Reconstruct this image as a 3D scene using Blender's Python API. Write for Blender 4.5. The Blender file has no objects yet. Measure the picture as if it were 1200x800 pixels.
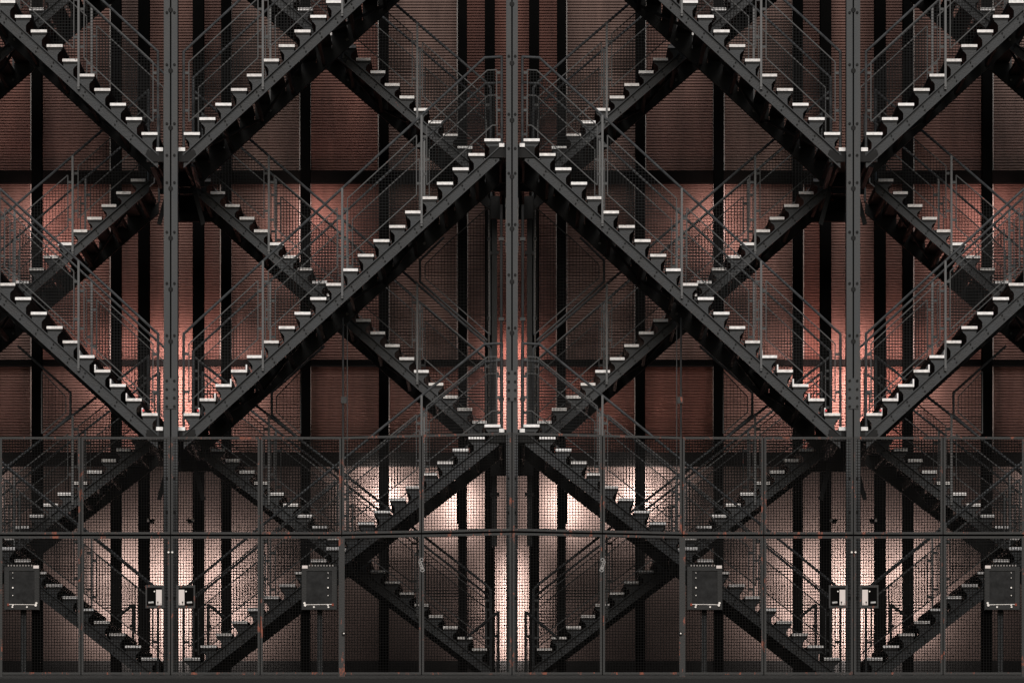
import bpy, math, random
from mathutils import Vector
random.seed(7)
sc = bpy.context.scene
COL = sc.collection

# ------------------------------------------------------------------ camera, sky, sun, exposure
S = 0.0105            # metres per photo pixel on the plane of the front stairs (Y = 0)
D = 60.0              # camera distance from that plane
YH = 1080.0           # photo row of the horizon
ZC = (790 - YH) * S   # camera height (the yard in front lies lower than the stair terrace)

cam_d = bpy.data.cameras.new('camera')
cam = bpy.data.objects.new('camera', cam_d)
COL.objects.link(cam)
cam.location = (0, -D, ZC)
cam.rotation_euler = (math.radians(90), 0, 0)
cam_d.sensor_width = 36
cam_d.lens = 36 * D / (1200 * S)
cam_d.shift_y = (YH - 400) / 1200
cam_d.clip_start = 1
cam_d.clip_end = 3000
sc.camera = cam

SUN_EL, SKY_STR, SUN_E = 24.0, 0.05, 2.7
w = bpy.data.worlds.new('World'); sc.world = w; w.use_nodes = True
nt = w.node_tree
sky = nt.nodes.new('ShaderNodeTexSky'); sky.sky_type = 'NISHITA'; sky.sun_disc = False
sky.sun_elevation = math.radians(SUN_EL); sky.sun_rotation = math.radians(180)
nt.links.new(sky.outputs[0], nt.nodes['Background'].inputs[0])
nt.nodes['Background'].inputs[1].default_value = SKY_STR
sun_d = bpy.data.lights.new('sun', 'SUN'); sun_d.energy = SUN_E; sun_d.angle = math.radians(30)
sun_d.color = (1.0, 0.95, 0.9)
sun = bpy.data.objects.new('sun', sun_d); COL.objects.link(sun)
sun.location = (0, -30, 30)
sun.rotation_euler = (math.radians(90 - SUN_EL), 0, 0)
sc.cycles.use_adaptive_sampling = False; sc.cycles.max_bounces = 4; sc.cycles.sample_clamp_indirect = 2.0
sc.cycles.use_denoising = True; sc.cycles.denoising_prefilter = 'ACCURATE'
sc.view_settings.view_transform = 'Standard'; sc.view_settings.look = 'None'
sc.view_settings.exposure = 0.0; sc.view_settings.gamma = 1

# ------------------------------------------------------------------ helpers
def K(Y): return (D + Y) / D
def W(px, py, Y=0.0):
    """photo point seen at depth Y -> world (x, z)"""
    k = K(Y)
    return ((px - 600) * S * k, ZC + (YH - py) * S * k)

class MB:
    def __init__(self): self.v = []; self.f = []; self.m = []; self.cm = 0
    def add(self, vs, fs):
        b = len(self.v); self.v += [tuple(p) for p in vs]
        self.f += [tuple(b + i for i in f) for f in fs]; self.m += [self.cm] * len(fs)
        return self
    def box(self, x0, x1, y0, y1, z0, z1):
        return self.add([(x0,y0,z0),(x1,y0,z0),(x1,y1,z0),(x0,y1,z0),(x0,y0,z1),(x1,y0,z1),(x1,y1,z1),(x0,y1,z1)],
                 [(0,3,2,1),(4,5,6,7),(0,1,5,4),(1,2,6,5),(2,3,7,6),(3,0,4,7)])
    def prism(self, poly, y0, y1):
        n = len(poly)
        a = sum(poly[i][0]*poly[(i+1)%n][1]-poly[(i+1)%n][0]*poly[i][1] for i in range(n))
        if a < 0: poly = poly[::-1]
        vs = [(x, y0, z) for x, z in poly] + [(x, y1, z) for x, z in poly]
        fs = [tuple(range(n)), tuple(range(2*n-1, n-1, -1))]
        fs += [(i, i+n, (i+1) % n + n, (i+1) % n) for i in range(n)]
        return self.add(vs, fs)
    def bar(self, a, b, w_, h_=None, caps=True):
        a = Vector(a); b = Vector(b); h_ = h_ or w_
        d = (b - a).normalized()
        s = d.cross(Vector((0, 1, 0)))
        if s.length < 1e-4: s = Vector((1, 0, 0))
        s.normalize(); t = d.cross(s).normalized()
        vs = []
        for p in (a, b):
            for i, j in ((-1,-1),(1,-1),(1,1),(-1,1)): vs.append(p + s*w_*.5*i + t*h_*.5*j)
        fs = [(0,1,5,4),(1,2,6,5),(2,3,7,6),(3,0,4,7)]
        if caps: fs += [(3,2,1,0),(4,5,6,7)]
        return self.add(vs, fs)
    def tube(self, a, b, r, n=7):
        a = Vector(a); b = Vector(b); d = (b - a).normalized()
        s = d.cross(Vector((0, 1, 0)))
        if s.length < 1e-4: s = Vector((1, 0, 0))
        s.normalize(); t = d.cross(s).normalized()
        vs = [p + s*r*math.cos(2*math.pi*i/n) + t*r*math.sin(2*math.pi*i/n) for p in (a, b) for i in range(n)]
        fs = [(i, (i+1) % n, (i+1) % n + n, i+n) for i in range(n)] + [tuple(range(n-1, -1, -1)), tuple(range(n, 2*n))]
        return self.add(vs, fs)
    def path(self, pts, r, n=7):
        for i, (p, q) in enumerate(zip(pts, pts[1:])):
            d = (Vector(q) - Vector(p)).normalized() * r * .6
            self.tube(Vector(p) - (d if i else d*0), Vector(q), r, n)
        return self
    def mesh(self, name, mats, o=(0, 0, 0)):
        me = bpy.data.meshes.new(name)
        me.from_pydata([(x-o[0], y-o[1], z-o[2]) for x, y, z in self.v], [], self.f)
        for m in (mats if isinstance(mats, (list, tuple)) else [mats]): me.materials.append(m)
        me.polygons.foreach_set('material_index', self.m)
        me.update()
        return me

def link(name, me, parent=None, loc=(0, 0, 0), stuff=False):
    o = bpy.data.objects.new(name, me); COL.objects.link(o)
    o.location = loc
    if parent: o.parent = parent
    if stuff: o['kind'] = 'stuff'
    return o
def part(name, mb, mat, root, stuff=False, label=None):
    """mesh in absolute tile coordinates -> child of a root empty standing at root.location"""
    o = link(name, mb.mesh(name, mat, root.location), root, stuff=stuff)
    if label: o['label'] = label
    return o
def sub(name, mb, mat, parent, origin, stuff=False):
    return link(name, mb.mesh(name, mat, origin), parent, stuff=stuff)
def thing(name, loc, label, cat, group=None):
    o = bpy.data.objects.new(name, None); COL.objects.link(o); o.location = loc
    o.empty_display_size = .2
    o['label'] = label; o['category'] = cat
    if group: o['group'] = group
    return o
def structure(name, mb, mat):
    o = link(name, mb.mesh(name, mat)); o['kind'] = 'structure'; return o
def copy_tree(o, parent=None):
    c = o.copy(); COL.objects.link(c)
    if parent: c.parent = parent
    for ch in list(o.children): copy_tree(ch, c)
    return c
# the place repeats by mirroring: four bays
BAYS = {'A': (0, 1), 'B': (0, -1), 'C': (-1, -1), 'D': (1, 1)}
def spread(root, labels, Y=0.0, bays='BCD'):
    """copy a finished thing of the bay left of the middle column into the other bays"""
    x, y, z = root.location; out = {'A': root}
    for b in bays:
        sh, sg = BAYS[b]
        c = copy_tree(root); c.location = (sh*800*S*K(Y) + sg*x, y, z); c.scale = (sg, 1, 1)
        c['label'] = labels[b]; out[b] = c
    root['label'] = labels['A']
    return out

# ------------------------------------------------------------------ materials
def mat(name, base, rough=.5, metal=0.0, var=.25, scale=6.0, bump=.0, rust=None, rust_amt=.0, bscale=60, spec=.5, rscale=1.6, stretch=(1, 1, 1), rstretch=(1, 1, 1)):
    m = bpy.data.materials.new(name); m.use_nodes = True; n = m.node_tree; L = n.links
    b = n.nodes['Principled BSDF']; b.inputs['Roughness'].default_value = rough
    b.inputs['Metallic'].default_value = metal
    b.inputs['Specular IOR Level'].default_value = spec
    tc = n.nodes.new('ShaderNodeTexCoord'); geo = n.nodes.new('ShaderNodeNewGeometry')
    co = geo.outputs['Position']
    no = n.nodes.new('ShaderNodeTexNoise'); no.inputs['Scale'].default_value = scale; no.inputs['Detail'].default_value = 6
    no.inputs['Roughness'].default_value = .65
    mp = n.nodes.new('ShaderNodeMapping'); mp.inputs['Scale'].default_value = stretch
    L.new(co, mp.inputs['Vector']); L.new(mp.outputs[0], no.inputs['Vector'])
    r = n.nodes.new('ShaderNodeValToRGB')
    r.color_ramp.elements[0].position = .3; r.color_ramp.elements[1].position = .7
    r.color_ramp.elements[0].color = tuple(c*(1-var) for c in base) + (1,)
    r.color_ramp.elements[1].color = tuple(min(1, c*(1+var)) for c in base) + (1,)
    L.new(no.outputs['Fac'], r.inputs[0])
    out = r.outputs[0]
    if rust:
        a = n.nodes.new('ShaderNodeTexNoise'); a.inputs['Scale'].default_value = rscale; a.inputs['Detail'].default_value = 8
        a.inputs['Roughness'].default_value = .75
        mq = n.nodes.new('ShaderNodeMapping'); mq.inputs['Scale'].default_value = rstretch
        L.new(co, mq.inputs['Vector']); L.new(mq.outputs[0], a.inputs['Vector'])
        rr = n.nodes.new('ShaderNodeValToRGB')
        rr.color_ramp.elements[0].position = .66 - rust_amt; rr.color_ramp.elements[1].position = .70 - rust_amt
        rr.color_ramp.elements[0].color = (0,0,0,1); rr.color_ramp.elements[1].color = (1,1,1,1)
        L.new(a.outputs['Fac'], rr.inputs[0])
        mx = n.nodes.new('ShaderNodeMix'); mx.data_type = 'RGBA'
        L.new(rr.outputs[0], mx.inputs[0]); L.new(out, mx.inputs[6]); mx.inputs[7].default_value = tuple(rust) + (1,)
        out = mx.outputs[2]
    L.new(out, b.inputs['Base Color'])
    rn = n.nodes.new('ShaderNodeMapRange'); rn.inputs['To Min'].default_value = max(.05, rough-.12); rn.inputs['To Max'].default_value = min(1, rough+.15)
    L.new(no.outputs['Fac'], rn.inputs['Value']); L.new(rn.outputs[0], b.inputs['Roughness'])
    if bump:
        bn = n.nodes.new('ShaderNodeTexNoise'); bn.inputs['Scale'].default_value = bscale; bn.inputs['Detail'].default_value = 4
        L.new(co, bn.inputs['Vector'])
        bp = n.nodes.new('ShaderNodeBump'); bp.inputs['Strength'].default_value = bump; bp.inputs['Distance'].default_value = .01
        L.new(bn.outputs['Fac'], bp.inputs['Height']); L.new(bp.outputs[0], b.inputs['Normal'])
    return m
RUST = (.42, .075, .03)
M = {}
M['steel'] = mat('painted_steel', (.0185, .0205, .0225), .55, var=.6, scale=7, bump=.5, spec=.35, rust=RUST, rust_amt=-.03)
M['column'] = mat('column_paint', (.0165, .019, .021), .5, var=.6, scale=5, stretch=(1.5, 1, .25), spec=.35, bump=.15, rust=RUST, rust_amt=-.06)
M['rail'] = mat('railing_steel', (.029, .030, .031), .45, var=.3, scale=5, spec=.25, rust=RUST, rust_amt=-.02)
M['handrail'] = mat('worn_handrail', (.040, .042, .044), .4, var=.45, scale=8, spec=.35)
M['wire'] = mat('wire_steel', (.013, .013, .013), .6, var=.3, scale=4, spec=.03)
M['fence'] = mat('fence_paint', (.0175, .0175, .017), .55, var=.4, scale=5, bump=.3, spec=.3, rust=(.20, .055, .03), rust_amt=.085, rscale=7, rstretch=(1.6, 1, .55))
M['fwire'] = mat('fence_wire', (.0055, .0052, .005), .6, var=.4, scale=2.5, spec=.02)
M['black'] = mat('black_frame_paint', (.0028, .0027, .0026), .8, var=.3, scale=4, spec=.03)
M['grate'] = mat('tread_grating', (.018, .018, .018), .6, var=.4, scale=20, spec=.15)
M['white'] = mat('pale_tread_edge', (.76, .74, .73), .5, var=.28, scale=26, rust=(.16, .11, .10), rust_amt=.03, rscale=16)
M['white2'] = mat('scuffed_tread_edge', (.60, .57, .55), .5, var=.35, scale=30, rust=(.14, .09, .08), rust_amt=.07, rscale=20)
M['white3'] = mat('grimy_tread_edge', (.70, .67, .65), .5, var=.4, scale=18, rust=(.20, .10, .08), rust_amt=.05, rscale=24)
M['board'] = mat('board_paint', (.008, .008, .0078), .55, var=.4, scale=9, bump=.3, spec=.25)
M['bolt'] = mat('bolt_steel', (.006, .006, .006), .6, var=.2, spec=.15)
M['under'] = mat('shaded_stair_steel', (.013, .013, .013), .6, var=.4, scale=4, spec=.1, rust=RUST, rust_amt=-.02)  # steel copy darkened to paint in shade on far stringers and undersides
M['trim'] = mat('pale_trim', (.20, .18, .165), .4, var=.4, scale=3)
M['clad'] = mat('brown_cladding', (.145, .080, .066), .6, var=.42, scale=2.0, stretch=(1.6, 1, .22), spec=.2)
M['clad2'] = mat('rust_red_cladding', (.152, .070, .055), .6, var=.42, scale=2.0, stretch=(1.6, 1, .22), spec=.2)
M['clad3'] = mat('umber_cladding', (.140, .090, .076), .6, var=.42, scale=2.0, stretch=(1.6, 1, .22), spec=.2)
M['panel'] = mat('smooth_wall_panel', (.024, .0175, .0155), .7, var=.25, scale=.8, spec=.1)  # base colour darkened to stand in for weaker daylight low on the wall
M['plinth'] = mat('dark_plinth', (.005, .005, .005), .8, var=.4, scale=3, spec=.1)
M['concrete'] = mat('terrace_concrete', (.006, .0055, .005), .85, var=.45, scale=4, bump=.6)
M['asphalt'] = mat('yard_asphalt', (.05, .05, .05), .9, var=.25, scale=1.5, bump=.4)
M['chalk'] = mat('chalky_board', (.011, .011, .011), .7, var=1.0, scale=14, spec=.2)
M['plate'] = mat('white_plate', (.60, .53, .50), .5, var=.06)
M['chrome'] = mat('bare_metal', (.5, .48, .46), .3, metal=.3, var=.2, scale=30)
M['red'] = mat('painted_red_light', (.6, .01, .015), .4, var=.1)  # plain red colour standing in for a tiny red light
def glow(name, col, st):
    m = bpy.data.materials.new(name); m.use_nodes = True; b = m.node_tree.nodes['Principled BSDF']
    b.inputs['Emission Color'].default_value = col + (1,); b.inputs['Emission Strength'].default_value = st
    b.inputs['Base Color'].default_value = (.8, .8, .8, 1); return m
M['lamp'] = glow('lamp_lens', (1, .75, .65), 6)
M['lamp'].cycles.emission_sampling = 'NONE'   # the area lamps carry the light

# ------------------------------------------------------------------ ground, terrace
FY = -1.5
gz = ZC - 1.7
structure('ground', MB().add([(-1500,-1500,gz),(1500,-1500,gz),(1500,1500,gz),(-1500,1500,gz)], [(0,1,2,3)]), M['asphalt'])
tz = W(0, 795, FY)[1]
structure('terrace', MB().box(-14, 14, -1.62, 9.0, gz-.2, tz), M['concrete'])

# ------------------------------------------------------------------ building wall behind the stairs
WY = 6.0
COLS = [(232, 6.3), (264.5, 5.6), (357.5, 5.6), (449.5, 5.6), (542, 5.2), (574, 6.0)]
def mirror_px(p, bay):
    return {'A': p, 'B': 1200-p, 'C': 400-p, 'D': 800+p}[bay]
wall = thing('building_wall', (0, WY, tz), 'tall brown ribbed wall in black framing behind all the stairs', 'wall')
edges = []
cols_all = []
for b in 'CABD':
    for c, hw in COLS:
        p = mirror_px(c, b)
        if -30 < p < 1230: cols_all.append((p, hw))
cols_all.sort()
bounds = [-60] + [c for c, _ in cols_all] + [1260]
def cladding(px0, px1, py0, py1, lap):
    x0, z1 = W(px0, py0, WY); x1, z0 = W(px1, py1, WY)
    mb = MB(); pitch = 3.3 * S * K(WY); n = int((z1 - z0) / pitch)
    pitch = (z1 - z0) / n
    y = WY + lap
    vs = []; fs = []
    for i in range(n):
        za = z0 + i*pitch
        for zz, yy in ((za, y), (za+pitch*.62, y+.010), (za+pitch*.74, y+.026), (za+pitch*.98, y+.026)):
            vs += [(x0, yy, zz), (x1, yy, zz)]
    for i in range(len(vs)//2-1):
        fs.append((2*i, 2*i+1, 2*i+3, 2*i+2))
    mb.add(vs, fs)
    return mb
BEAMS = [(199.5, 214), (421, 428), (529.5, 545.5)]
rows = [(-140, 200), (213.5, 421.5), (427.5, 530)]
for i in range(len(bounds)-1):
    a, b = bounds[i], bounds[i+1]
    for r, (y0, y1) in enumerate(rows):
        m = random.choice([M['clad'], M['clad'], M['clad2'], M['clad3']])
        part('cladding_panel', cladding(a, b, y0, y1, random.uniform(0, .012)), m, wall)
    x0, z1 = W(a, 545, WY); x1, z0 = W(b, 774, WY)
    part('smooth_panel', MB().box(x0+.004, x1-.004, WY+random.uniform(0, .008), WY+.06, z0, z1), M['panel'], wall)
x0 = W(-60, 0, WY)[0]; x1 = W(1260, 0, WY)[0]
for y0, y1 in BEAMS:
    za = W(0, y1, WY-.15)[1]; zb = W(0, y0, WY-.15)[1]
    part('wall_beam', MB().box(x0, x1, WY-.15, WY-.13, za, zb).box(x0, x1, WY-.13, WY-.004, za, za+.02).box(x0, x1, WY-.13, WY-.004, zb-.02, zb), M['black'], wall)
zb = W(0, 773.5, WY-.1)[1]
part('plinth', MB().box(x0, x1, WY-.1, WY+.3, tz-.3, zb), M['plinth'], wall)
part('backing', MB().box(x0-.02, x1+.02, WY+.075, WY+.35, tz-.02, W(0, -140, WY)[1]+.02), M['black'], wall)
CY = 5.15
for p, hw in cols_all:
    xa = W(p-hw, 0, CY)[0]; xb = W(p+hw, 0, CY)[0]; zt = W(0, -140, CY)[1]
    xm = (xa+xb)/2
    part('upright', MB().box(xa, xb, CY, CY+.018, tz, zt).box(xm-.01, xm+.01, CY+.018, CY+.24, tz, zt).box(xa, xb, CY+.24, CY+.258, tz, zt), M['black'], wall)
for b in 'CABD':
    for c, y0, y1 in ((271, -140, 421), (258.2, 214, 421), (363.9, -140, 529), (351.2, -140, 421), (443.3, -140, 199), (455.9, 214, 529), (535.8, -140, 421), (548.0, 240, 529)):
        p = mirror_px(c, b)
        if -20 < p < 1220:
            xa, zt = W(p, y0, WY-.03); zb_ = W(p, y1, WY-.03)[1]
            part('edge_trim', MB().box(xa-.006, xa+.006, WY-.03, WY+.05, zb_, zt), M['trim'], wall)

# ------------------------------------------------------------------ wire infill of a polygon
def clip(poly, axis, c):
    """where the line (axis coordinate = c) crosses the polygon; poly in (x, z)"""
    r = []; n = len(poly)
    for i in range(n):
        a, b = poly[i], poly[(i+1) % n]
        if (a[axis] - c) * (b[axis] - c) < 0:
            t = (c - a[axis]) / (b[axis] - a[axis]); r.append(a[1-axis] + t*(b[1-axis]-a[1-axis]))
    r.sort(); return [(r[i], r[i+1]) for i in range(0, len(r)-1, 2)]
def wires(mb, poly, y, pitch, t, jit=.0):
    for axis in (0, 1):
        lo = min(p[axis] for p in poly); hi = max(p[axis] for p in poly)
        n = max(1, round((hi-lo)/pitch))
        for i in range(1, n):
            c = lo + (hi-lo)*i/n + random.uniform(-jit, jit)
            for a, b in clip(poly, axis, c):
                if b - a < .02: continue
                yy = y + (t if axis else 0)
                if axis == 0: mb.bar((c, yy, a), (c, yy, b), t, caps=False)
                else: mb.bar((a, yy, c), (b, yy, c), t, caps=False)
def outline(mb, poly, y, t):
    for i in range(len(poly)):
        a, b = poly[i], poly[(i+1) % len(poly)]
        mb.bar((a[0], y, a[1]), (b[0], y, b[1]), t)

# ------------------------------------------------------------------ stair flights
WID = 1.9
def make_flight(kind, first, last, steps, top, thick, posts, hr, Y, ends, kick=0, guard=None):
    """first/last tread centre in photo px (left to right); top = stringer edge below tread line; hr = handrail height px at both ends"""
    (xa, ya), (xb, yb) = first, last
    dx = (xb-xa)/steps; dy = (yb-ya)/steps; sl = dy/dx; up = 1 if dy < 0 else -1   # up=1: rises to the right
    line = lambda x: ya + (x-xa)*sl
    hl = lambda x: line(x) - (hr[0] + (hr[1]-hr[0])*(x-xa)/(xb-xa))
    k = K(Y)
    x0, x1 = ends
    bx, bz = W(x0 if up > 0 else x1, line(x0 if up > 0 else x1)+top+thick, Y)
    root = thing(kind, (bx, Y, bz), '', 'stairs')
    P = lambda px, py: W(px, py, Y)
    # stringers: outward facing channels
    for side in (0, 1):
        yo = Y if side == 0 else Y + WID
        dr = 1 if side == 0 else -1
        poly = [P(x0, line(x0)+top), P(x1, line(x1)+top), P(x1, line(x1)+top+thick), P(x0, line(x0)+top+thick)]
        mb = MB(); a, b = sorted((yo + dr*.045, yo + dr*.06)); mb.prism(poly, a, b)
        ft = 1.5
        a, b = sorted((yo, yo + dr*.045))
        mb.prism([P(x0, line(x0)+top-.2), P(x1, line(x1)+top-.2), P(x1, line(x1)+top+ft), P(x0, line(x0)+top+ft)], a, b)
        mb.prism([P(x0, line(x0)+top+thick-ft), P(x1, line(x1)+top+thick-ft), P(x1, line(x1)+top+thick+.2), P(x0, line(x0)+top+thick+.2)], a, b)
        st = part('stringer', mb, M['steel'] if side == 0 else M['under'], root)
        bm_ = MB()
        if side == 0:
            for i in range(steps+1):
                tx = xa + i*dx; 
                for o in (-2.2*up*-1, 0):
                    pass
                for q, fr in ((-1.2, .34), (1.0, .72)):
                    cx, cz = P(tx+q*up+3*up, line(tx+q*up+3*up)+top+thick*fr)
                    bm_.tube((cx, yo+.05, cz), (cx, yo+.022, cz), .0095, 6)
            sub('bolts', bm_, M['bolt'], st, root.location, stuff=True)
    # braces below
    n = 0
    for i in range(0, steps+1, 2):
        tx = xa + i*dx; cx, cz = P(tx, line(tx)+top+thick-7)
        part('cross_member', MB().box(cx-.02, cx+.02, Y+.062, Y+WID-.062, cz-.03, cz+.03), M['under'], root)
    for i in range(0, steps-3, 4):
        a = xa+i*dx; b = xa+(i+4)*dx
        ca = P(a, line(a)+top+thick-9); cb = P(b, line(b)+top+thick-9)
        ya_, yb_ = (Y+.08, Y+WID-.08) if (i//4) % 2 == 0 else (Y+WID-.08, Y+.08)
        part('diagonal_brace', MB().bar((ca[0], ya_, ca[1]), (cb[0], yb_, cb[1]), .03, .03), M['under'], root)
    # treads
    hw = abs(dx)*.505
    t = 1.6
    tread = MB().box(-hw*S*k, hw*S*k, .012, WID-.012, -t*S*k, t*S*k)
    # nosing lip under the plate
    tread.box(-hw*S*k*.93, hw*S*k*.93, .02, WID-.02, -(t+2.2)*S*k, -t*S*k-.001)
    tread_m = tread.mesh('tread', M['grate'])
    ep = MB().box(-hw*S*k, hw*S*k, 0, .01, -t*S*k, t*S*k)
    ep_m = [ep.mesh('edge_plate', M[w_]) for w_ in ('white', 'white', 'white2', 'white3')]
    q = lambda x, y: (x*S*k*up, -y*S*k)
    pl = [q(-7.5, 3.9), q(7.6, 3.9), q(8.4, 3.9), q(8.4, top-8.4*abs(sl)+.1), q(-3.2, top+3.2*abs(sl)+.1),
          q(-3.0, top-.5), q(-3.0, 10.2), q(-5.0, 7.2), q(-7.4, 5.4)]
    if top < 13: pl = [q(-7.2, 3.9), q(7.6, 3.9), q(7.6, top-7.6*abs(sl)+.6), q(-2.6, top+2.6*abs(sl)), q(-2.6, 8.8), q(-4.4, 6.4), q(-7.0, 5.0)]
    br = MB().prism(pl, .03, .05); br_m = br.mesh('bracket', M['steel'])
    pl2 = [q(-9, 3.9), q(9, 3.9), q(9, top-9*abs(sl)+.5), q(-9, top+9*abs(sl)+.5)]
    br2_m = MB().prism(pl2, WID-.05, WID-.03).mesh('bracket', M['under'])
    kp_m = MB().box(*sorted(((hw-1.6)*S*k*up, hw*S*k*up)), 0.0, WID, t*S*k+.001, (t+6)*S*k).mesh('kick_plate', M['white'])
    for i in range(steps+1):
        px = xa+i*dx; X, Z = P(px, line(px))
        tr = link('tread', tread_m, root, (X-root.location.x+random.uniform(-.002, .002), random.uniform(-.004, .004), Z-root.location.z+random.uniform(-.003, .003)))
        e_ = random.choice(ep_m); link('edge_plate', e_, tr); link('edge_plate', e_, tr, (0, WID-.01, 0)); link('bracket', br_m, tr); link('bracket', br2_m, tr)
        if i < kick:
            link('kick_plate', kp_m, tr)
    # railings on both sides
    for side in (0, 1):
        ry = Y + .03 if side == 0 else Y + WID - .03
        fy = ry + .028
        ps = [p for p in posts]
        e0, e1 = posts[0], posts[-1]
        mb = MB()
        pts = []
        if up > 0:
            pts = [(e0, line(e0)+top+2), (e0, hl(e0)), (e1-20, hl(e1-20)), (e1, hl(e1-20)-1), (e1, line(e1)+top+5)]
        else:
            pts = [(e0, line(e0)+top), (e0, hl(e0)), (e1-6, hl(e1-6)), (e1, hl(e1)+2), (e1, line(e1)+top)]
        pts = [(P(*p)[0], ry, P(*p)[1]) for p in pts]
        mb.path(pts, .0165 if side == 0 else .015, 8)
        part('handrail', mb, M['handrail'], root)
        for p in ps[1:-1]:
            a = P(p, hl(p)); b = P(p, line(p)+top+thick*.62)
            part('railing_post', MB().box(a[0]-.013, a[0]+.013, ry-.006-(.03 if side == 0 else 0), ry+.008, b[1], a[1]).tube((b[0], ry-.05, b[1]+.04), (b[0], ry-.02, b[1]+.04), .018, 6), M['handrail'], root)
        for p, qx in zip(ps, ps[1:]):
            l, r = p+6.0, qx-6.0
            tp = 17; bt = 18
            poly = [(l, hl(l)+tp), (r, hl(r)+tp), (r, line(r)-bt), (l, line(l)-bt)]
            if up > 0 and qx == e1:
                c = e1-17; poly = [(l, hl(l)+tp), (c, hl(c)+tp), (r, hl(c)+tp-.5), (r, line(c+6)-bt), (c+6, line(c+6)-bt), (l, line(l)-bt)]
            poly = [P(*v) for v in poly]
            fr = MB(); outline(fr, poly, fy, .013)
            f = part('mesh_frame', fr, M['rail'], root)
            for vx in (l, r):
                s_ = -1 if vx == l else 1
                yy = (hl(vx)+tp+line(vx)-bt)/2
                for yo in (-22, 22):
                    c = P(vx, yy+yo); c2 = P(vx+s_*6, yy+yo)
                    sub('clip', MB().box(*sorted((c[0], c2[0])), fy-.012, fy+.004, c[1]-.016, c[1]+.016), M['rail'], f, root.location)
            wm = MB(); wires(wm, poly, fy, 3.6*S*k, .0052)
            sub('wire_mesh', wm, M['wire'], f, root.location, stuff=True)
    if guard:
        outer, inner = guard
        gy = Y + .09
        po = [(W(*p, Y)[0], gy, W(*p, Y)[1]) for p in outer]
        g = part('guard_frame', MB().path(po, .016), M['rail'], root)
        ip = [W(*p, Y) for p in inner]
        fr = MB(); outline(fr, ip, gy, .013); sub('guard_panel_frame', fr, M['rail'], g, root.location)
        wm = MB(); wires(wm, ip, gy, 3.85*S*k, .005); sub('wire_mesh', wm, M['wire'], g, root.location, stuff=True)
    return root

BY = 2.2
FP = [215, 308, 401, 494, 588]; BP = [226, 315, 402, 489, 575]
F = {0: ((225.4, 771.6), (577, 498.6), 13, 15.5, (90, 103)),
     1: ((224.6, 485), (577, 164), 15, 16.5, (103, 105)),
     2: ((224.6, 156.5), (577, -169), 15, 16.5, (105, 105))}
B = {0: ((238.3, 513.5), (562, 760.6), 11, 13, (87, 82)),
     1: ((238.3, 211), (562, 494.5), 11, 13.5, (95, 99)),
     2: ((238.3, -92.7), (562, 187.5), 11, 13.5, (96, 98))}
WHERE = {'A': 'left of the central column', 'B': 'right of the central column',
         'C': 'at the far left edge', 'D': 'at the far right edge'}
LV = {0: 'lowest', 1: 'middle', 2: 'top'}
LV2 = {0: 'behind the mesh fence', 1: 'just above the fence', 2: 'cut by the upper edge'}
for i, (a, b, top, th, hr) in F.items():
    r = make_flight('stair_flight', a, b, 19, top, th, FP, hr, 0.0, (215, 585), kick=5 if i == 1 else 0)
    r['group'] = 'zigzag steel stair flights'
    spread(r, {q: f'{LV[i]} front stair flight {WHERE[q]}, {LV2[i]}' for q in 'ABCD'}, 0.0)
GU = {1: ([(520, 277), (492, 304), (492, 329), (571, 398)], [(574, 240), (525, 283), (498, 309), (498, 325), (574, 391)]),
      0: ([(380, 404), (318, 459), (318, 485), (400, 556)], [(352, 434), (323.5, 464), (323.5, 482), (352, 507)]),
      2: None}
for i, (a, b, top, th, hr) in B.items():
    r = make_flight('stair_flight', a, b, 19, top, th, BP, hr, BY, (226, 575), guard=GU[i])
    r['group'] = 'zigzag steel stair flights'
    spread(r, {q: f'{LV[i]} rear stair flight behind the front one, {WHERE[q]}' for q in 'ABCD'}, BY)

# ------------------------------------------------------------------ columns and landings
def bolt_rows(mb, cx, ys, off, y, r=.017):
    for py in ys:
        z = W(0, py, y)[1]
        for o in off:
            mb.tube((cx+o*S, y+.01, z), (cx+o*S, y-.018, z), r, 6)
def make_column(cpx, hw, label, bolts, centre_bolts, splice):
    y = -.22; X = W(cpx, 0, y)[0]
    t = thing('steel_column', (X, y, tz), label, 'column', 'tall twin channel stair columns')
    zt = W(0, -140, y)[1]
    for s in (-1, 1):
        a, b = sorted((s*.9*S, s*hw*S)); ch = MB().box(X+a, X+b, y, y+.012, tz, zt)
        w_ = .012
        ch.box(X+min(s*.9*S, s*.9*S+s*w_), X+max(s*.9*S, s*.9*S+s*w_), y+.012, y+.2, tz, zt)
        ch.box(*sorted((X+s*hw*S-s*w_, X+s*hw*S)), y+.012, y+.2, tz, zt)
        part('channel', ch, M['column'], t)
    part('spine_plate', MB().box(X-.9*S, X+.9*S, y+.03, y+.19, tz, zt), M['black'], t)
    mb = MB(); bolt_rows(mb, X, bolts, (-hw*.55, hw*.55), y); part('bolts', mb, M['bolt'], t, stuff=True)
    for py in centre_bolts:
        z = W(0, py, y)[1]
        part('spacer', MB().tube((X, y+.03, z), (X, y-.012, z), .03, 10), M['bolt'], t)
    z0 = W(0, splice[1], y)[1]; z1 = W(0, splice[0], y)[1]
    sp = part('splice_plate', MB().box(X-hw*S*.8, X+hw*S*.8, y-.016, y-.001, z0, z1), M['column'], t)
    mb = MB(); n = 4
    ys = [splice[0]+3+(splice[1]-splice[0]-6)*i/(n-1) for i in range(n)]
    bolt_rows(mb, X, ys, (-hw*.55, hw*.55), y-.014); sub('bolts', mb, M['bolt'], sp, t.location, stuff=True)
    part('base_plate', MB().box(X-.17, X+.17, y-.1, y+.3, tz, tz+.02), M['column'], t)
    return t
bl = [76, 145, 182, 214, 272, 332, 393, 560, 600, 700]
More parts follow.
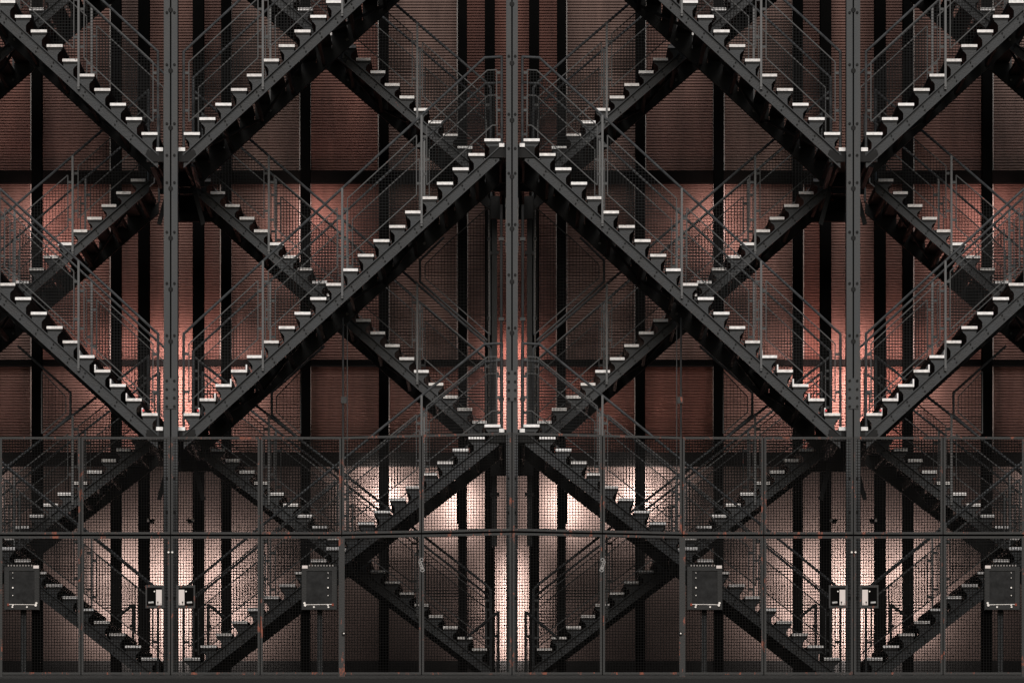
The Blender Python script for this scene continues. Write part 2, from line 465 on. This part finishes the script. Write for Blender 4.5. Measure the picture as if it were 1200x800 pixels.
for c, nm in ((200, 'left column'), (1000, 'right column')):
    make_column(c, 8, f'tall dark riveted twin channel steel column, the {nm} of three', [15]+bl, [12, 83, 150, 221, 279, 339, 400], (443, 479))
make_column(600, 6.8, 'tall dark riveted steel column at the centre, slimmest of three', [66, 134, 174, 203, 263, 322, 384, 560, 600, 700], [5, 74, 141, 207, 268, 330, 390], (434, 470))

def make_landing(cpx, pyf, pyb, hw, label, brace):
    Xc = W(cpx, 0, 0)[0]; zf = W(0, pyf, 0)[1]; zb = W(0, pyb, BY)[1]
    t = thing('landing', (Xc, 0, zf-.2), label, 'landing', 'stair landings at the columns')
    h = hw*S
    part('deck', MB().box(Xc-h, Xc+h, .0, WID, zf-.02, zf), M['grate'], t)
    part('deck', MB().box(Xc-h, Xc+h, WID+.01, BY+WID, zb-.02, zb), M['grate'], t)
    ze = zf-.021
    part('edge_plate', MB().box(Xc-h, Xc-9*S, -.01, -.001, zf-.035, zf+.01).box(Xc+9*S, Xc+h, -.01, -.001, zf-.035, zf+.01), M['white'], t)
    for y, z, d in ((.02, ze, .14), (1.85, ze, .17), (2.25, zb-.021, .2), (4.0, zb-.021, .3)):
        part('cross_beam', MB().box(Xc-h-.12, Xc+h+.12, y, y+.07, z-d, z-.001), M['under'], t)
    for s in (-1, 1):
        a, b = sorted((Xc+s*(h-.03), Xc+s*h))
        part('side_beam', MB().box(a, b, .1, 1.84, ze-.17, ze-.001), M['under'], t)
        part('side_beam', MB().box(a, b, 2.33, 3.99, zb-.2, zb-.022), M['under'], t)
        if brace:
            # knee plate falling outward from the column to the rear flight
            q = lambda x, y: (Xc+s*(W(600+x, 0, 1.0)[0]), W(0, y, 1.0)[1])
            part('knee_plate', MB().prism([q(9, pyf+22), q(14, pyf+20), q(29, pyf+76), q(24, pyf+78)], 1.9, 1.92), M['under'], t)
            q2 = lambda x, y: (Xc+s*(W(600+x, 0, 0)[0]), W(0, y, 0)[1])
            a1 = q2(24, pyf+16); b1 = q2(34, pyf+42)
            part('end_bar', MB().bar((a1[0], .3, a1[1]), (b1[0]-s*.12, 1.7, a1[1]-.06), .05, .03), M['steel'], t)
        elif pyf < 300:
            xx = Xc+s*(h-.1)
            part('hanger_plate', MB().prism([(xx-.07, zb-.05), (xx+.07, zb-.05), (xx+.02, zb-.6), (xx-.02, zb-.6)], 2.0, 2.02), M['under'], t)
    return t
for c, nm in ((200, 'left column'), (1000, 'right column')):
    make_landing(c, 174, 206, 17, f'narrow upper stair landing crossing behind the {nm}', True)
    make_landing(c, 501, 507, 17, f'narrow stair landing behind the {nm} just above the fence', True)
make_landing(600, 169, 203, 15, 'narrow upper stair landing crossing behind the central column', False)
make_landing(600, 503, 512, 15, 'narrow stair landing behind the central column just above the fence', False)

# tall thin pipes and posts flanking the middle column
for (c, y0, y1, r, Y, mt, nm, what) in ((573, 240, 506, .012, 4.35, 'trim', 'pipe', 'thin pale vertical pipe'),
                       (579.5, 236, 640, .035, 4.4, 'rail', 'steel_post', 'dark grey square post'),
                       (587.5, 240, 508, .018, 1.0, 'rail', 'steel_rod', 'slim dark vertical rod'),
                       (593.2, 232, 296, .006, .2, 'trim', 'pipe', 'very thin bright pipe hard against the column')):
    for s, sn in ((1, 'left'), (-1, 'right')):
        X, z1 = W(c if s > 0 else 1200-c, y0, Y); z0 = W(0, y1, Y)[1]
        t = thing(nm, (X, Y, z0), f'{what} just {sn} of the central column', nm.replace('steel_', ''), 'uprights beside the central column')
        if nm == 'steel_post': mb = MB().box(X-r, X+r, Y-r, Y+r, z0, z1)
        else: mb = MB().tube((X, Y, z0), (X, Y, z1), r, 8)
        part('shaft', mb, M[mt], t)
        for f_ in (.15, .5, .85):
            z = z0+(z1-z0)*f_
            part('wall_clip', MB().box(X-r*1.6-.004, X+r*1.6+.004, Y-r-.012, Y+r+.012, z-.02, z+.02), M['rail'], t)

# conduits hanging below the front flights
def make_conduit():
    Y = 1.0; X, z1 = W(402, 372, Y); z0 = W(0, 655, Y)[1]
    t = thing('electrical_conduit', (X, Y, z0), '', 'conduit', 'conduits hanging at mid bay')
    X2 = W(407, 0, Y)[0]
    part('conduit_pipe', MB().tube((X, Y, z0), (X, Y, z1), .012, 8), M['rail'], t)
    part('conduit_pipe', MB().tube((X2, Y, z0), (X2, Y, z1-.1), .006, 6), M['rail'], t)
    c = W(402.6, 469, Y)
    part('junction_box', MB().box(c[0]-.03, c[0]+.04, Y-.045, Y-.012, c[1]-.04, c[1]+.04), M['fence'], t)
    return t
spread(make_conduit(), {q: f'pair of thin vertical conduits with small box {WHERE[q]}' for q in 'ABCD'}, 1.0)

# ------------------------------------------------------------------ strip lamps washing the wall (fixtures with their light)
def lamp(px, y0, y1, Y, face, power, label, col):
    """vertical strip lamp between photo rows y0..y1; face 0: towards the wall, -1/+1: sideways out of an upright"""
    X, zt = W(px, y0, Y); zb_ = W(px, y1, Y)[1]; Z = (zt+zb_)/2; h = zt-zb_
    t = thing('strip_lamp', (X, Y, Z), label, 'lamp', 'strip lamps washing the wall')
    if face == 0:
        part('housing', MB().box(X-.035, X+.035, Y-.04, Y, zb_-.02, zt+.02), M['black'], t)
        part('lens', MB().box(X-.02, X+.02, Y+.001, Y+.006, zb_, zt), M['lamp'], t)
        for z in (zb_+.05, zt-.05): part('arm', MB().box(X-.008, X+.008, Y+.007, WY-.001, z-.008, z+.008), M['black'], t)
        off, rot = (0, .01, 0), (math.radians(90), 0, 0)
    else:
        part('housing', MB().box(*sorted((X-face*.004, X-face*.025)), Y-.03, Y+.03, zb_-.02, zt+.02), M['black'], t)
        part('lens', MB().box(*sorted((X-face*.003, X+face*.002)), Y-.015, Y+.015, zb_, zt), M['lamp'], t)
        off, rot = (face*.004, 0, 0), (math.radians(90), 0, math.radians(-52*face))
    ld = bpy.data.lights.new('lamp_light', 'AREA'); ld.energy = power; ld.color = col
    ld.shape = 'RECTANGLE'; ld.size = .04; ld.size_y = h; ld.spread = math.radians(180 if face == 0 else 130)
    lo = bpy.data.objects.new('lamp_light', ld); COL.objects.link(lo); lo.parent = t; lo.location = off; lo.rotation_euler = rot
PINK = (1, .66, .61); WARM = (1, .86, .80)
for c, nm in ((200, 'left column'), (1000, 'right column')):
    lamp(c, 395, 490, WY-.6, 0, 50, f'strip lamp hidden behind the {nm} above the fence', PINK)
    lamp(c, 650, 765, WY-.42, 0, 210, f'strip lamp low behind the {nm}', WARM)
lamp(600, 400, 505, WY-.32, 0, 30, 'strip lamp behind the central column above the fence', PINK)
lamp(600, 655, 770, WY-.26, 0, 170, 'strip lamp low behind the central column', WARM)
UPR = [(357.5, 230, 290, 15, PINK, 'upper'), (264.5, 395, 450, 10, PINK, 'middle'), (449.5, 558, 600, 200, WARM, 'lower'), (538, 568, 612, 125, WARM, 'inner lower'),
       (264.5, 645, 735, 150, WARM, 'lowest')]
for q in 'ABCD':
    for u, y0, y1, pw, cl, nm in UPR:
        p = mirror_px(u, q); ly = CY+.32 if 'west' in nm and 'lowest' in nm or y0 < 500 else WY-.33
        if -60 < p < 1260:
            lamp(p, y0, y1, ly, 0, pw, f'{nm} strip lamp behind a black upright {WHERE[q]}', cl)

# ------------------------------------------------------------------ mesh fence along the terrace edge
DIV = [200, 305, 400.5, 494, 600]
def ytop(x):
    x = x if x <= 600 else 1200-x
    return 511.8 if x < 400 else 511.8-(x-400)/200*5.2
def dmid(x):
    x = x if x <= 600 else 1200-x
    return 0 if x < 400 else -(x-400)/200*4.0
fence = thing('mesh_fence', (0, FY, tz), 'long rusty grey welded mesh fence in two tiers across the foreground', 'fence')
divs = sorted({mirror_px(d_, b) for b in 'CABD' for d_ in DIV})
P = lambda x, y: W(x, y, FY)
for a, b in zip(divs, divs[1:]):
    if b < -10 or a > 1210: continue
    for tier in (0, 1):
        g = .55; T = 2.7
        if tier == 0: qs = [(a+g, ytop(a)), (b-g, ytop(b)), (b-g, 625.8+dmid(b)), (a+g, 625.8+dmid(a))]
        else: qs = [(a+g, 628+dmid(a)), (b-g, 628+dmid(b)), (b-g, 790), (a+g, 790)]
        (xa, za), (xb, zb), (_, zc), (_, zd) = [P(*p) for p in qs]
        t_ = T*S*K(FY)
        fr = MB()
        fr.prism([(xa, za), (xb, zb), (xb, zb-t_), (xa, za-t_)], FY-.02, FY+.02)
        fr.prism([(xa, zd), (xb, zc), (xb, zc+t_), (xa, zd+t_)], FY-.02, FY+.02)
        fr.prism([(xa, za-t_-.0005), (xa+t_*.9, za-t_-.0005), (xa+t_*.9, zd+t_+.0005), (xa, zd+t_+.0005)], FY-.019, FY+.019)
        fr.prism([(xb, zb-t_-.0005), (xb-t_*.9, zb-t_-.0005), (xb-t_*.9, zc+t_+.0005), (xb, zc+t_+.0005)], FY-.019, FY+.019)
        f = part('fence_frame', fr, M['fence'], fence)
        wm = MB(); wires(wm, [(xa+t_*.5, za-t_*.5), (xb-t_*.5, zb-t_*.5), (xb-t_*.5, zc+t_*.5), (xa+t_*.5, zd+t_*.5)], FY+.004, 3.3*S*K(FY), .0074, .0008)
        sub('wire_mesh', wm, M['fwire'], f, fence.location, stuff=True)
for d_ in divs:
    if -5 <= d_ <= 1205:
        X = W(d_, 0, FY)[0]; z1 = P(d_, ytop(d_)+1)[1]
        part('fence_post', MB().box(X-.014, X+.014, FY+.022, FY+.06, tz, z1), M['black'], fence)
zb = P(0, 790.6)[1]
for a, b in zip(divs, divs[1:]):
    if b < -10 or a > 1210: continue
    (xa, z1), (xb, z2) = P(a+.2, 624.6+dmid(a)), P(b-.2, 624.6+dmid(b)); hh = 4.6*S
    part('middle_rail', MB().prism([(xa, z1), (xb, z2), (xb, z2-hh), (xa, z1-hh)], FY+.061, FY+.10), M['black'], fence)
part('bottom_rail', MB().box(P(-30, 0)[0], P(1230, 0)[0], FY-.03, FY+.03, tz+.001, zb-.001), M['board'], fence)
# lock boxes either side of the outer columns
for c in (200, 1000):
    for s in (-1, 1):
        q = lambda x, y: (W(c+s*x, 0, FY)[0], W(0, y, FY)[1])
        x0, z0 = q(7, 712.5); x1, z1 = q(29, 685.5); x0, x1 = sorted((x0, x1))
        lb = part('lock_box', MB().box(x0, x1, FY-.06, FY-.022, z0, z1), M['fence'], fence)
        xa, xb = sorted((q(10, 0)[0], q(27.2, 0)[0]))
        sub('recess_plate', MB().box(xa, xb, FY-.066, FY-.061, z0+.03, z1-.03), M['black'], lb, fence.location)
        xa, xb = sorted((q(9.9, 0)[0], q(16.6, 0)[0]))
        sub('white_plate', MB().box(xa, xb, FY-.074, FY-.067, q(0, 709)[1], q(0, 691)[1]), M['plate'], lb, fence.location)
        m_ = MB()
        for dx_, dy_, w_, h_ in ((14.5, 705.5, 1.6, 1.4), (14.5, 707, .7, 2.2), (11, 707.5, .8, .8)):
            e, zz = q(dx_, dy_); m_.box(e-w_*S/2, e+w_*S/2, FY-.078, FY-.0745, zz-h_*S/2, zz+h_*S/2)
        sub('keyhole_mark', m_, M['bolt'], lb, fence.location)
        e, zz = q(22.5, 706.5); sub('handle', MB().tube((e-.03, FY-.09, zz), (e+.03, FY-.08, zz+.006), .014, 8), M['chrome'], lb, fence.location)
        e, zz = q(18.5, 693); sub('rivet', MB().tube((e, FY-.075, zz), (e, FY-.066, zz), .009, 8), M['chrome'], lb, fence.location)
    for s in (-1, 1):
        e, zz = W(c+s*2.2, 647, FY)
        part('latch_stud', MB().tube((e, FY-.05, zz), (e, FY-.02, zz), .012, 8), M['chrome'], fence)
# padlock chains
for c, s in ((494, 1), (706, -1)):
    X, Z = W(c, 656, FY)
    t = thing('padlock_chain', (X, FY-.03, Z), f'short bright chain hanging on the fence post {"left" if s > 0 else "right"} of the central column', 'chain', 'chains on the fence')
    for i, (ox, oy, r) in enumerate(((0, 0, .02), (-1.8, 2.2, .015), (-1.2, 4.6, .015), (-.2, 7.0, .016), (.6, 9.2, .016), (1.0, 11.4, .022))):
        e = X+s*ox*S; z = Z-oy*S; mb = MB(); n = 8
        pts = [(e+r*math.cos(2*math.pi*j/n), FY-.035+(.01 if (j+i) % 2 else 0), z+r*math.sin(2*math.pi*j/n)) for j in range(n+1)]
        mb.path(pts, .0058, 5); part('link', mb, M['chrome'], t)
# broad gate posts in the lower tier at mid bay
for q_ in 'ABCD':
    X = W(mirror_px(400.5, q_), 0, FY)[0]
    part('gate_post', MB().box(X-.036, X+.036, FY-.034, FY-.021, tz+.02, P(0, 629)[1]), M['fence'], fence)
# gate knobs
for q_ in 'ABCD':
    for px, s in ((mirror_px(402.8, q_), 1),):
        X, Z = W(px, 742, FY)
        kb = part('knob', MB().tube((X, FY-.06, Z), (X, FY-.036, Z), .024, 10), M['bolt'], fence)
        sub('knob_ring', MB().tube((X+.004, FY-.066, Z), (X+.004, FY-.061, Z), .009, 8), M['chrome'], kb, fence.location)

# ------------------------------------------------------------------ notice boards behind the fence
def make_board():
    Y = FY-.09
    P = lambda x, y: W(x, y, Y)
    X, _ = P(374, 0)
    t = thing('notice_board', (X, Y, tz), '', 'board', 'chalky dark boards on posts behind the fence')
    def bx(x0, x1, y0, y1, ya, yb):
        a = P(x0, y1); b = P(x1, y0); return MB().box(a[0], b[0], ya, yb, a[1], b[1])
    part('board_post', MB().box(P(371, 0)[0], P(377.2, 0)[0], Y+.14, Y+.2, tz, P(0, 690)[1]), M['steel'], t)
    a = bx(353.5, 395, 664, 714.5, Y, Y+.03); fr = part('board_back', a, M['board'], t)
    m = MB()
    for x0, x1, y0, y1 in ((354, 394.5, 664, 668.6), (354, 394.5, 707.5, 714), (354, 359.4, 668.7, 707.4), (389, 394.5, 668.7, 707.4)):
        m2 = bx(x0, x1, y0, y1, Y-.025, Y-.001); m.add(m2.v, m2.f)
    part('board_frame', m, M['board'], t)
    part('board_face', bx(359.6, 388.8, 668.9, 707.2, Y-.012, Y-.001), M['chalk'], t)
    part('white_tag', bx(354.2, 360.6, 662.4, 665.8, Y-.034, Y-.026), M['plate'], t)
    m = MB()
    for i in range(9):
        x = 362+i*3.4; b = bx(x, x+1.5, 661.6, 663.2, Y-.02, Y-.005); m.add(b.v, b.f)
    part('stud_strip', m, M['trim'], t, stuff=True)
    m = MB()
    a1 = P(357, 708.3); b1 = P(389, 707.9); m.tube((a1[0], Y-.035, a1[1]), (b1[0], Y-.035, b1[1]), .005, 6)
    part('chrome_bar', m, M['chrome'], t)
    for x, y, r in ((357, 706.5, .014), (357.8, 709, .015), (368, 711, .011), (385, 711, .011), (384.5, 708.8, .01), (384.6, 688.4, .010), (384.6, 697.5, .006), (384.6, 677, .005), (384.6, 671, .005)):
        c = P(x, y); part('screw_head', MB().tube((c[0], Y-.045, c[1]), (c[0], Y-.026, c[1]), r, 8), M['chrome'], t)
    c = P(390, 708.3); part('rusty_corner', MB().box(c[0]-.012, c[0]+.012, Y-.04, Y-.026, c[1]-.014, c[1]+.014), mat_rust, t)
    return t
mat_rust = mat('rust', (.2, .04, .02), .8, var=.3, scale=20)
spread(make_board(), {q: f'chalky dark grey board on a post behind the fence {WHERE[q]}' for q in 'ABCD'}, FY-.09)

# ------------------------------------------------------------------ cameras on the wall uprights, tiny red light painted as a plate
def make_seccam():
    Y = 5.0; X, Z = W(223.5, 610, Y)
    t = thing('security_camera', (X, Y, Z), '', 'camera', 'small wall cameras by the outer columns')
    part('camera_body', MB().box(X-.04, X+.012, Y-.05, Y+.1, Z-.03, Z+.02).tube((X-.05, Y, Z+.0), (X-.02, Y, Z+.03), .012, 6), M['black'], t)
    part('camera_dome', MB().tube((X+.03, Y-.06, Z+.005), (X+.03, Y, Z+.005), .022, 10), M['plate'], t)
    part('camera_arm', MB().box(X-.01, X+.05, Y+.1, Y+.15, Z-.01, Z+.01), M['black'], t)
    return t
spread(make_seccam(), {'A': 'tiny dark camera with pale dome just right of the left column', 'B': 'tiny dark camera with pale dome just left of the right column',
                       'C': 'tiny dark camera with pale dome just left of the left column', 'D': 'tiny dark camera with pale dome just right of the right column'}, 5.0)
for q in 'ABCD':
    X, Z = W(mirror_px(232.2, q), 480.8, -.03)
    t = thing('painted_red_light', (X, -.03, Z), f'tiny red light, painted, on the bottom step edge {WHERE[q]}', 'light', 'painted red lights on the bottom steps')
    part('red_light_plate', MB().box(X-.013, X+.013, -.035, -.022, Z-.014, Z+.014), M['red'], t)
    part('red_light_pin', MB().tube((X, -.022, Z), (X, .02, Z), .004, 6), M['chrome'], t)
# newel rails at the foot of the lowest flights
def make_newel(px, pts, Y, labels, xs):
    X = W(px, 0, Y)[0]
    t = thing('newel_rail', (X, Y, tz), '', 'railing', 'short rails at the stair foot')
    p3 = [(W(a, b, Y)[0], Y, W(a, b, Y)[1]) for a, b in pts]
    p3[-1] = (p3[-1][0], Y, tz)
    part('rail_tube', MB().path(p3, .018, 8), M['rail'], t)
    c = W(*xs, Y); part('rail_knob', MB().box(c[0]-.045, c[0]+.02, Y-.022, Y+.022, c[1]-.018, c[1]+.018), M['bolt'], t)
    return spread(t, labels, Y)
make_newel(584, [(545, 748), (578, 721), (584, 717), (584, 772)], .9, {q: f'short sloping stair foot rail nearest the central column {WHERE[q]}' if q in 'AB' else f'short sloping stair foot rail outside the frame {WHERE[q]}' for q in 'ABCD'}, (581, 745))
make_newel(245, [(262, 722), (244, 708), (244, 745), (244, 772)], 3.0, {q: f'short sloping rail behind the lowest steps {WHERE[q]}' for q in 'ABCD'}, (246, 733))
